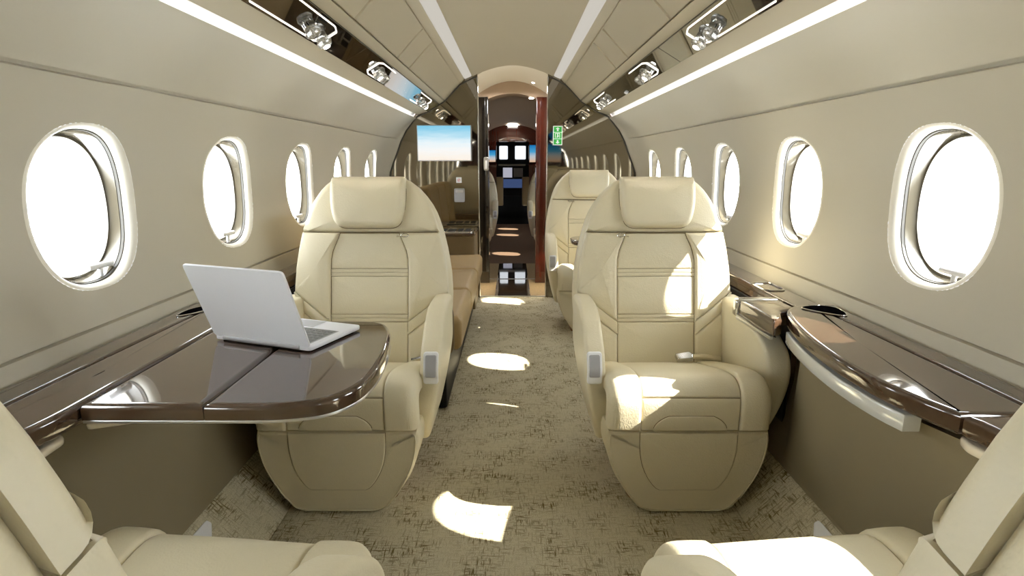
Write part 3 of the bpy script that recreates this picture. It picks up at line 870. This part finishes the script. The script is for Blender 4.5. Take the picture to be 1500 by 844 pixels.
# ------------------------------------------------------------------ laptop
hl = Vector((-.738, 1.379, TZ)); hr = Vector((-.467, 1.278, TZ))
ex = (hr - hl).normalized(); Wd = (hr - hl).length; ey = Vector((-ex.y, ex.x, 0))
t = thing('laptop', 'open silver laptop standing on the dark wood table', 'laptop', hl)
t.rotation_euler = (0, 0, math.atan2(ex.y, ex.x))
m = M(); m.pad(dense(rrect(0, 0, Wd, .20, .012), .02), .011, .0025, lambda u, v, w: (u, v, .003 + w), 0, 0, 3, 4, True)
bs = mk('base', m, SILVER, t, 50)
m = M(); m.pad(dense(rrect(.012, .008, Wd - .012, .19, .012), .03), .003, .001, lambda u, v, w: (u, v, w + .0005), 0, 0, 2, 3)
mk('rubber_base', m, BLACK, t)
m = M()
for r_ in range(6):
    n = 14
    for c_ in range(n):
        x0 = .02 + c_ * (Wd - .04) / n; y0 = .026 + r_ * .0172
        if r_ == 5 and 4 <= c_ <= 8:
            if c_ > 4: continue
            m.box((x0, y0 - 0, .0142), (x0 + 5 * (Wd - .04) / n - .003, y0 + .0142, .0152)); continue
        m.box((x0, y0, .0142), (x0 + (Wd - .04) / n - .003, y0 + .0142, .0152))
mk('keyboard', m, KEYS, bs)
m = M(); m.box((.017, .023, .0139), (Wd - .017, .130, .0142)); mk('key_well', m, GREYPL, bs)
m = M(); m.box((Wd * .36, .138, .0139), (Wd * .64, .192, .0143)); mk('trackpad', m, GREYPL, bs)
tilt = math.radians(110)
dv = Vector((0, cos(tilt), sin(tilt))); dn = Vector((0, sin(tilt), -cos(tilt)))
m = M(); m.pad(dense(rrect(0, .002, Wd, .205, .012), .02), .006, .002, lambda u, v, w: Vector((u, .004, .010)) + dv * v + dn * (w - .003), 0, 0, 3, 4, True)
sc_ = mk('screen', m, SILVER, t, 50)
m = M(); m.pad(dense(rrect(.006, .010, Wd - .006, .199, .006), .03), .0006, .0002, lambda u, v, w: Vector((u, .004, .010)) + dv * v + dn * (w + .0031), 0, 0, 2, 2)
mk('display', m, BLACK, sc_)
m = M(); m.tube([(.03, .002, .010), (Wd - .03, .002, .010)], .006, 10); mk('hinge', m, GREYPL, t)

# ------------------------------------------------------------------ divan on the left, cabinet at its far end
t = thing('divan', 'tan leather side-facing divan behind the left seat', 'sofa', (-.6, 3.35, 0))
Lc = Vector(t.location)
ya, yb = 2.46, 4.27; n = 3; wd = (yb - ya) / n
for k in range(n):
    a, b = ya + k * wd + .002, ya + (k + 1) * wd - .002
    m = M(); m.pad(dense(rounded([(-.80, a), (-.225, a), (-.225, b), (-.80, b)], [.01, .02, .02, .01], 3), .04), .155, .035, lambda u, v, w: (u, v, .275 + w + .01 * (u + .8)), 0, .010, 5, 6, True)
    mk('seat_cushion', off(m), LEATHER_TAN, t, 50)
    m = M(); m.pad(dense(rrect(a, .40, b, .88, .03), .04), .15, .04, lambda u, v, w: (-.885 + w + (.88 - v) * .12, u, v), 0, .012, 5, 6, True)
    mk('back_cushion', off(m), LEATHER_TAN, t, 50)
m = M(); m.pad(dense(rrect(-.86, ya + .01, -.30, yb - .002, .02), .08), .27, .01, lambda u, v, w: (u, v, .006 + w), 0, 0, 2, 3)
mk('base', off(m), BLACK, t)
m = M(); m.pad(dense(rrect(-.84, .27, -.255, .50, .05), .04), .05, .02, lambda u, v, w: (u, ya - .052 + w, v), 0, .003, 4, 4, True)
mk('end_panel', off(m), LEATHER_DARK, t, 50)

t = thing('end_cabinet', 'low brown cabinet with a silver top plate at the far end of the divan', 'cabinet', (-.57, 4.48, 0))
Lc = Vector(t.location)
m = M(); m.pad(dense(rrect(-.86, 4.285, -.285, 4.70, .012), .06), .56, .01, lambda u, v, w: (u, v, .006 + w), 0, 0, 3, 3)
mk('body', off(m), LEATHER_DARK, t, 50)
m = M(); m.pad(dense(rrect(-.865, 4.278, -.280, 4.70, .012), .06), .022, .006, lambda u, v, w: (u, v, .566 + w), 0, 0, 3, 3, True)
tp = mk('top', off(m), WOOD, t, 50)
m = M(); m.pad(dense(rrect(-.56, 4.31, -.30, 4.55, .02), .04), .008, .003, lambda u, v, w: (u, v, .588 + w), 0, 0, 3, 3)
pl = mk('silver_plate', off(m), CHROME, tp)
m = M()
for x0, x1 in ((-.545, -.50), (-.485, -.43), (-.415, -.375), (-.36, -.32)):
    m.pad(dense(rrect(x0, 4.33, x1, 4.50, .01), .03), .002, .0005, lambda u, v, w: (u, v, .596 + w), 0, 0, 2, 2)
mk('plate_inlay', off(m), BLACK, tp)

# ------------------------------------------------------------------ things on the bulkhead
t = thing('wall_screen', 'flat screen showing a pale blue sky on the left bulkhead panel', 'screen', (-.534, 4.66, 1.247))
m = M(); m.pad(dense(rrect(-.212, -.137, .212, .137, .006), .04), .022, .004, lambda u, v, w: (u, .022 - w, v), 0, 0, 3, 3, True)
mk('housing', m, GREYPL, t, 50)
m = M(); m.add([(-.206, -.0012, -.131), (.206, -.0012, -.131), (.206, -.0012, .131), (-.206, -.0012, .131)], [(0, 1, 2, 3)])
mk('display', m, SKYPIC, t)
m = M(); m.lathe([(.05, .02), (.05, .058)], (0, 0, 0), (0, 1, 0), 20); m.lathe([(.001, .058), (.05, .058)], (0, 0, 0), (0, 1, 0), 20)
mk('mount', m, BLACK, t)

GREEN = mat('exit_green', srgb(52, 168, 66), .4, emit=(srgb(52, 168, 66), .35))
SIGNW = mat('exit_white', srgb(240, 246, 240), .4, emit=(srgb(235, 245, 235), .45))
t = thing('exit_sign', 'tall green exit sign with white arrows on the right bulkhead edge', 'sign', (.353, 4.70, 1.306))
m = M(); m.pad(dense(rrect(-.0365, -.073, .0365, .073, .003), .02), .016, .002, lambda u, v, w: (u, .018 - w, v), 0, 0, 2, 3, True)
mk('sign_case', m, SIGNW, t)
m = M()
for z0, z1 in ((.026, .068), (-.023, .022), (-.068, -.027)):
    m.box((-.031, .0012, z0), (.031, .0022, z1))
mk('green_field', m, GREEN, t)
m = M()
def face(pts): m.add([(x, -.0003, z) for x, z in pts] + [(x, .0014, z) for x, z in pts], [tuple(range(len(pts)))] + [(i, (i + 1) % len(pts), len(pts) + (i + 1) % len(pts), len(pts) + i) for i in range(len(pts))])
face([(-.016, .050), (0, .062), (.016, .050), (.006, .050), (.006, .034), (-.006, .034), (-.006, .050)])
face([(-.016, -.051), (0, -.063), (.016, -.051), (.006, -.051), (.006, -.035), (-.006, -.035), (-.006, -.051)])
face([(-.020, -.018), (-.020, .018), (-.016, .018), (-.016, -.018)]); face([(-.016, .018), (.018, .018), (.018, .014), (-.016, .014)]); face([(.014, .014), (.018, .014), (.018, -.018), (.014, -.018)])
face([(0 + .005 * cos(a), .009 + .005 * sin(a)) for a in [2 * PI * k / 12 for k in range(12)]])
face([(-.006, .003), (.006, .003), (.010, -.006), (.006, -.006), (.003, -.016), (-.001, -.016), (0, -.006), (-.006, -.016), (-.010, -.014), (-.004, -.004)])
mk('sign_symbols', m, SIGNW, t)

# card and handset on the left bulkhead panel
RED = mat('placard_red', srgb(205, 70, 70), .5)
t = thing('placard', 'small square white placard with a red mark on the left bulkhead', 'sign', (-.43, 4.715, .962))
m = M(); m.pad(dense(rrect(-.022, -.022, .022, .022, .003), .02), .004, .001, lambda u, v, w: (u, .004 - w, v), 0, 0, 2, 2); mk('card', m, WHITEPL, t)
m = M(); m.tube([(.010 * cos(a), -.0008, .010 * sin(a)) for a in [2 * PI * k / 20 for k in range(20)]], .0014, 6, True); m.tube([(-.007, -.0008, -.007), (.007, -.0008, .007)], .0014, 6)
mk('red_mark', m, RED, t)
t = thing('wall_handset', 'pale grey rounded fitting below the placard on the left bulkhead', 'fitting', (-.427, 4.715, .842))
m = M(); m.pad(dense(rrect(-.042, -.055, .042, .055, .012), .02), .014, .005, lambda u, v, w: (u, .004 - w, v), 0, .002, 4, 4); bd = mk('body', m, GREYPL, t, 50)
m = M(); m.pad(dense(rrect(-.030, .022, .030, .042, .006), .02), .004, .0015, lambda u, v, w: (u, -.0115 - w, v), 0, 0, 2, 2); mk('slot', m, SATIN, t)

# little round table edge beside the far right seat
t = thing('leaf_table', 'small dark table leaf folded out beside the far right seat', 'table', (.46, 3.32, .64))
m = M(); m.pad(dense(rounded([(-.125, -.10), (.34, -.10), (.34, .16), (-.06, .16), (-.125, .10)], [.10, .01, .01, .06, .06], 7), .03), .03, .012, lambda u, v, w: (u, v, w), 0, 0, 5, 5, True)
mk('top', m, WOOD, t, 60)
m = M(); m.box((.30, -.06, -.05), (.40, .12, .004)); mk('bracket', m, SATIN, t, bevel=.005)

# ------------------------------------------------------------------ forward of the bulkhead
def arch(hx, zs, zc, n=14): return [(hx * (-1 + 2 * k / n), zs + (zc - zs) * (1 - (-1 + 2 * k / n) ** 2)) for k in range(n + 1)]
VEST = mat('vestibule_lining', srgb(226, 218, 200), .5)
m = M()
a0, a1 = arch(.33, 1.725, 1.842), arch(.33, 1.66, 1.79)
m.grid([[(x, 4.735, z) for x, z in a0], [(x, 5.30, z) for x, z in a1]])
a2 = arch(.33, 1.58, 1.690)
m.grid([[(x, 4.736, z) for x, z in a0], [(x * 1.2, 4.736, z + .15) for x, z in a0]])
m.cur = 1; m.grid([[(x, 5.30, z) for x, z in a1], [(x, 5.31, z) for x, z in a2]])  # header face and underside darkened by the dimmed lining colour
m.grid([[(x, 5.31, z) for x, z in a2], [(x, 5.60, z) for x, z in a2]])
struct(mk('ceiling_vestibule', m, [VEST, DIMLIN], ang=30))
for s, nm in ((-1, 'left'), (1, 'right')):
    m = M(); m.grid([[(s * .33, y, z) for z in (0, 1.74)] for y in (4.74, 5.32)]); m.grid([[(s * x, 4.742, z) for z in (0, 1.745)] for x in (.27, .335)])
    struct(mk('wall_vestibule_' + nm, m, VEST))
    m = M(); m.box((.208, 5.30, .0), (.345, 5.42, 1.66)) if s > 0 else m.box((-.345, 5.30, .0), (-.215, 5.42, 1.66))
    post = mk('trim_%d' % (5 if s < 0 else 6), m, MAHOGANY if s > 0 else GLOSSBLACK, bevel=.006); struct(post)
    if s < 0: left_post = post
    m = M(); m.tube([(s * .272, 4.715, .0), (s * .272, 4.715, 1.745)], .005, 8)
    struct(mk('trim_%d' % (7 if s < 0 else 8), m, CHROME))
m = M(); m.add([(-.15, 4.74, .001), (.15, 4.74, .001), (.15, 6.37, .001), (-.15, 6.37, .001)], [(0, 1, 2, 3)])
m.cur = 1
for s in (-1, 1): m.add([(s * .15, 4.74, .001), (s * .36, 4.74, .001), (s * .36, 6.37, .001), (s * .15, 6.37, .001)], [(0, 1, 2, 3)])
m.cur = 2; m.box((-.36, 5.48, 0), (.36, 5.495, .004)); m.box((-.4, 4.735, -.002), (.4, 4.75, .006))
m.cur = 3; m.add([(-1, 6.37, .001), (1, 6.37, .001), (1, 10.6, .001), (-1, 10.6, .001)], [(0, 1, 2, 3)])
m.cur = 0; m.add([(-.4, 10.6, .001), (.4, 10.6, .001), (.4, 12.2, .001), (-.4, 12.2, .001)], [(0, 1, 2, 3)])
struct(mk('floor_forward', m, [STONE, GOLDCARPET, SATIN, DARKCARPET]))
# passage walls
for s, nm in ((-1, 'left'), (1, 'right')):
    m = M(); m.grid([[(s * .345, y, z) for z in (0, 1.76)] for y in (5.31, 6.43)]); m.grid([[(s * x, 6.43, z) for z in (0, 1.76)] for x in (.345, 1.06)])
    struct(mk('wall_passage_' + nm, m, MAHOGANY))
# forward cabin lining
FWIN = [6.82, 7.56, 8.72, 9.55]
m = wall_mesh(1, FWIN, 6.42, 10.62)
m.grid([[(x, y, z) for x, z in ((.868, .0), (.95, .5), (.995, .60))] for y in (6.42, 10.62)])
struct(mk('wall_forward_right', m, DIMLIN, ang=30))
m = wall_mesh(-1, [], 6.42, 10.62)
m.grid([[(-x, y, z) for x, z in ((.868, .0), (.95, .5), (.995, .60))] for y in (6.42, 10.62)])
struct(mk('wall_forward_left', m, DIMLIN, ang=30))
for i, y in enumerate(FWIN): window(wi + i, 1, y, False)
m = M(); va = catmull([(-.762, 1.44), (-.55, 1.56), (-.3, 1.70), (0, 1.75), (.3, 1.70), (.55, 1.56), (.762, 1.44)], 5)
m.grid([[(x, y, z) for x, z in va] for y in (5.58, 10.62)])
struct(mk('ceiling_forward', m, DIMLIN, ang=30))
# wood bulkhead before the flight deck
m = M()
for s in (-1, 1):
    m.box((min(s * .29, s * 1.04), 10.60, 0), (max(s * .29, s * 1.04), 10.66, 1.74))
m.box((-.29, 10.60, 1.46), (.29, 10.66, 1.74))
struct(mk('wall_front', m, MAHOGANY))
m = M()
for s in (-1, 1): m.grid([[(s * .42, y, z) for z in (0, 1.6)] for y in (10.64, 12.2)])
m.grid([[(x, y, 1.6) for x in (-.42, .42)] for y in (10.64, 12.2)])
m.grid([[(x, 12.2, z) for x in (-.42, .42)] for z in (0, 1.6)])
struct(mk('wall_flight_deck', m, BLACK))
for i, (x0, x1) in enumerate(((-.285, -.088), (.035, .278))):
    t2 = bpy.data.objects.new('window_%d' % (wi + 4 + i), None); C.objects.link(t2); t2.location = ((x0 + x1) / 2, 12.15, 1.295); struct(t2)
    w2 = (x1 - x0) / 2
    m = M(); m.pad(dense(rrect(-w2, -.145, w2, .145, .04), .03), .004, .001, lambda u, v, w: (u, .004 - w, v), 0, 0, 2, 3); mk('pane', m, COCKPIT, t2)
    m = M(); m.tube([(u, 0, v) for u, v in rrect(-w2, -.145, w2, .145, .04)], .012, 6, True); mk('window_frame', m, BLACK, t2)
t = thing('instrument_panel', 'distant flight deck instrument panel with lit displays below the windscreens', 'instruments', (0, 11.6, .9))
m = M(); m.pad(dense(rrect(-.33, -.45, .33, .16, .03), .06), .2, .02, lambda u, v, w: (u, .2 - w, v), 0, 0, 3, 3); mk('panel', m, BLACK, t, 50)
m = M(); m.box((-.28, -.07, .135), (.25, -.002, .17)); mk('glare_shield', m, PULL, t, bevel=.006)
D1 = emis('display_white', srgb(200, 200, 215), .7); D2 = emis('display_blue', srgb(70, 88, 130), .7)
m = M(); m.box((-.19, -.004, -.09), (-.01, 0, .10)); mk('display', m, D1, t)
m = M(); m.box((.02, -.004, -.08), (.20, 0, .09)); mk('display', m, GREYPL, t)
m = M(); m.box((-.20, -.004, -.29), (.19, 0, -.12)); mk('display', m, D2, t)
for s in (-1, 1):
    m = M(); m.pad(dense(rrect(-.07, 0, .07, .55, .03), .05), .1, .03, lambda u, v, w, s=s: (s * .25 + u, -.35 + w, -.62 + v), 0, 0, 3, 3, True); 
    m.v = [tuple(Vector(p) + Vector((0, 11.6, .9))) for p in m.v]
    tag(mk('pilot_seat', m, LEATHER_TAN, ang=50), 'back of the %s pilot seat on the far flight deck' % ('left' if s < 0 else 'right'), 'seat')
for nm, x0, x1, z0, z1, lab in (('wall_screen', .30, .45, 1.105, 1.40, 'blue sky screen on the right side of the far wood bulkhead'), ('wall_screen', -.46, -.305, 1.11, 1.31, 'dim blue screen on the left side of the far wood bulkhead')):
    t = thing(nm, lab, 'screen', ((x0 + x1) / 2, 10.58, (z0 + z1) / 2)); a, b = (x1 - x0) / 2, (z1 - z0) / 2
    m = M(); m.box((-a - .008, -.004, -b - .008), (a + .008, .02, b + .008)); mk('housing', m, BLACK, t, bevel=.003)
    m = M(); m.add([(-a, -.0055, -b), (a, -.0055, -b), (a, -.0055, b), (-a, -.0055, b)], [(0, 1, 2, 3)]); mk('display', m, DUSKPIC, t)
m = M(); m.pad(dense(rrect(-.09, 10.2, .09, 10.45, .03), .03), .02, .006, lambda u, v, w: (u, v, 1.735 - w), 0, 0, 3, 3); 
tag(mk('ceiling_lamp', m, DOWN), 'small bright ceiling lamp before the far wood bulkhead', 'light')
for i, (x, y, z, lab) in enumerate(((.185, 5.20, 1.7685, 'upper small downlight on the pale vestibule ceiling above the doorway'), (.165, 5.36, 1.658, 'lower small downlight behind the vestibule header'))):
    m = M(); m.lathe([(.022, 0), (.022, -.006), (.016, -.010), (.001, -.010)], (x, y, z), (0, 0, 1), 18)
    tag(mk('downlight', m, DOWN), lab, 'light')
m = M(); m.pad(dense(rrect(-.022, -.06, .022, .06, .016), .02), .02, .007, lambda u, v, w: (-.236 + u, 5.302 - w, 1.088 + v), 0, 0, 4, 4)
pl = mk('door_handle', m, SATIN, left_post, 50); pl['label'] = 'pale upright handle'
m = M(); m.pad(dense(rrect(-.010, -.045, .006, .03, .005), .02), .008, .003, lambda u, v, w: (-.236 + u, 5.283 - w, 1.088 + v), 0, 0, 3, 3); mk('grip', m, WHITEPL, pl)
# aft wall behind the camera with its screen (seen in the mirrored bulkhead)
m = M()
poly = [(-.87, .0), (.87, .0), (.995, .6), (1.036, .99), (.96, 1.283), (.76, 1.44), (.57, 1.55), (.40, 1.70), (.2, 1.80), (0, 1.84), (-.2, 1.80), (-.40, 1.70), (-.57, 1.55), (-.76, 1.44), (-.96, 1.283), (-1.036, .99), (-.995, .6)]
m.add([(x, Y0 + .002, z) for x, z in poly], [tuple(range(len(poly)))])
struct(mk('wall_back', m, MAHOGANY))
t = thing('wall_screen', 'blue sky screen reflected in the right mirrored bulkhead beside the exit sign', 'screen', (.69, Y0 + .03, 1.27))
m = M(); m.box((-.215, -.02, -.17), (.215, .008, .17)); mk('housing', m, BLACK, t, bevel=.004)
m = M(); m.add([(-.205, .0095, -.16), (.205, .0095, -.16), (.205, .0095, .16), (-.205, .0095, .16)], [(0, 1, 2, 3)]); mk('display', m, DUSKPIC, t)

# ------------------------------------------------------------------ light
w = bpy.data.worlds.new('sky'); bpy.context.scene.world = w; w.use_nodes = True
bg = w.node_tree.nodes['Background']; bg.inputs[0].default_value = (.93, .97, 1.0, 1); bg.inputs[1].default_value = 16.0
sd = bpy.data.lights.new('sun', 'SUN'); sd.energy = 30; sd.angle = .009; sd.color = (1, .93, .80)
so = bpy.data.objects.new('sun', sd); C.objects.link(so); so.location = (4, 0, 5)
so.rotation_euler = Vector((-1.17, .25, -1.0)).to_track_quat('-Z', 'Y').to_euler()

def area(name, loc, sx, sy, e, col, rot=(0, 0, 0)):
    l = bpy.data.lights.new(name, 'AREA'); l.shape = 'RECTANGLE'; l.size = sx; l.size_y = sy; l.energy = e; l.color = col
    o = bpy.data.objects.new(name, l); C.objects.link(o); o.location = loc; o.rotation_euler = rot; return o
area('vestibule_fill', (0, 5.02, 1.70), .3, .3, 8.5, (.97, .97, 1))  # added fill light without a fixture, brightens the vestibule
area('forward_fill', (0, 8.5, 1.70), .3, 1.5, 1.0, (1, .85, .66))  # added weak warm fill for the forward cabin, no fixture
area('foot_lamp_left', (-.31, 5.05, .3), .04, .4, 1.2, (1, .88, .68))
area('foot_lamp_right', (.31, 5.05, .3), .04, .4, 1.2, (1, .88, .68))

# ------------------------------------------------------------------ camera
cd = bpy.data.cameras.new('camera'); cam = bpy.data.objects.new('camera', cd); C.objects.link(cam)
cd.sensor_fit = 'HORIZONTAL'; cd.sensor_width = 36; cd.lens = 850 / 1500 * 36; cd.clip_start = .01
cam.location = (0, 0, 1.10)
pit = math.atan(184 / 850)
cam.rotation_euler = (PI / 2 - pit, 0, 0)
cd.shift_x = -1 / 1500
S = bpy.context.scene; S.camera = cam
S.view_settings.view_transform = 'Standard'; S.view_settings.look = 'None'; S.view_settings.gamma = 1; S.view_settings.use_curve_mapping = False
S.view_settings.exposure = 0.0
S.cycles.max_bounces = 12; S.cycles.diffuse_bounces = 6; S.cycles.glossy_bounces = 6; S.cycles.transparent_max_bounces = 12
S.cycles.sample_clamp_indirect = 8
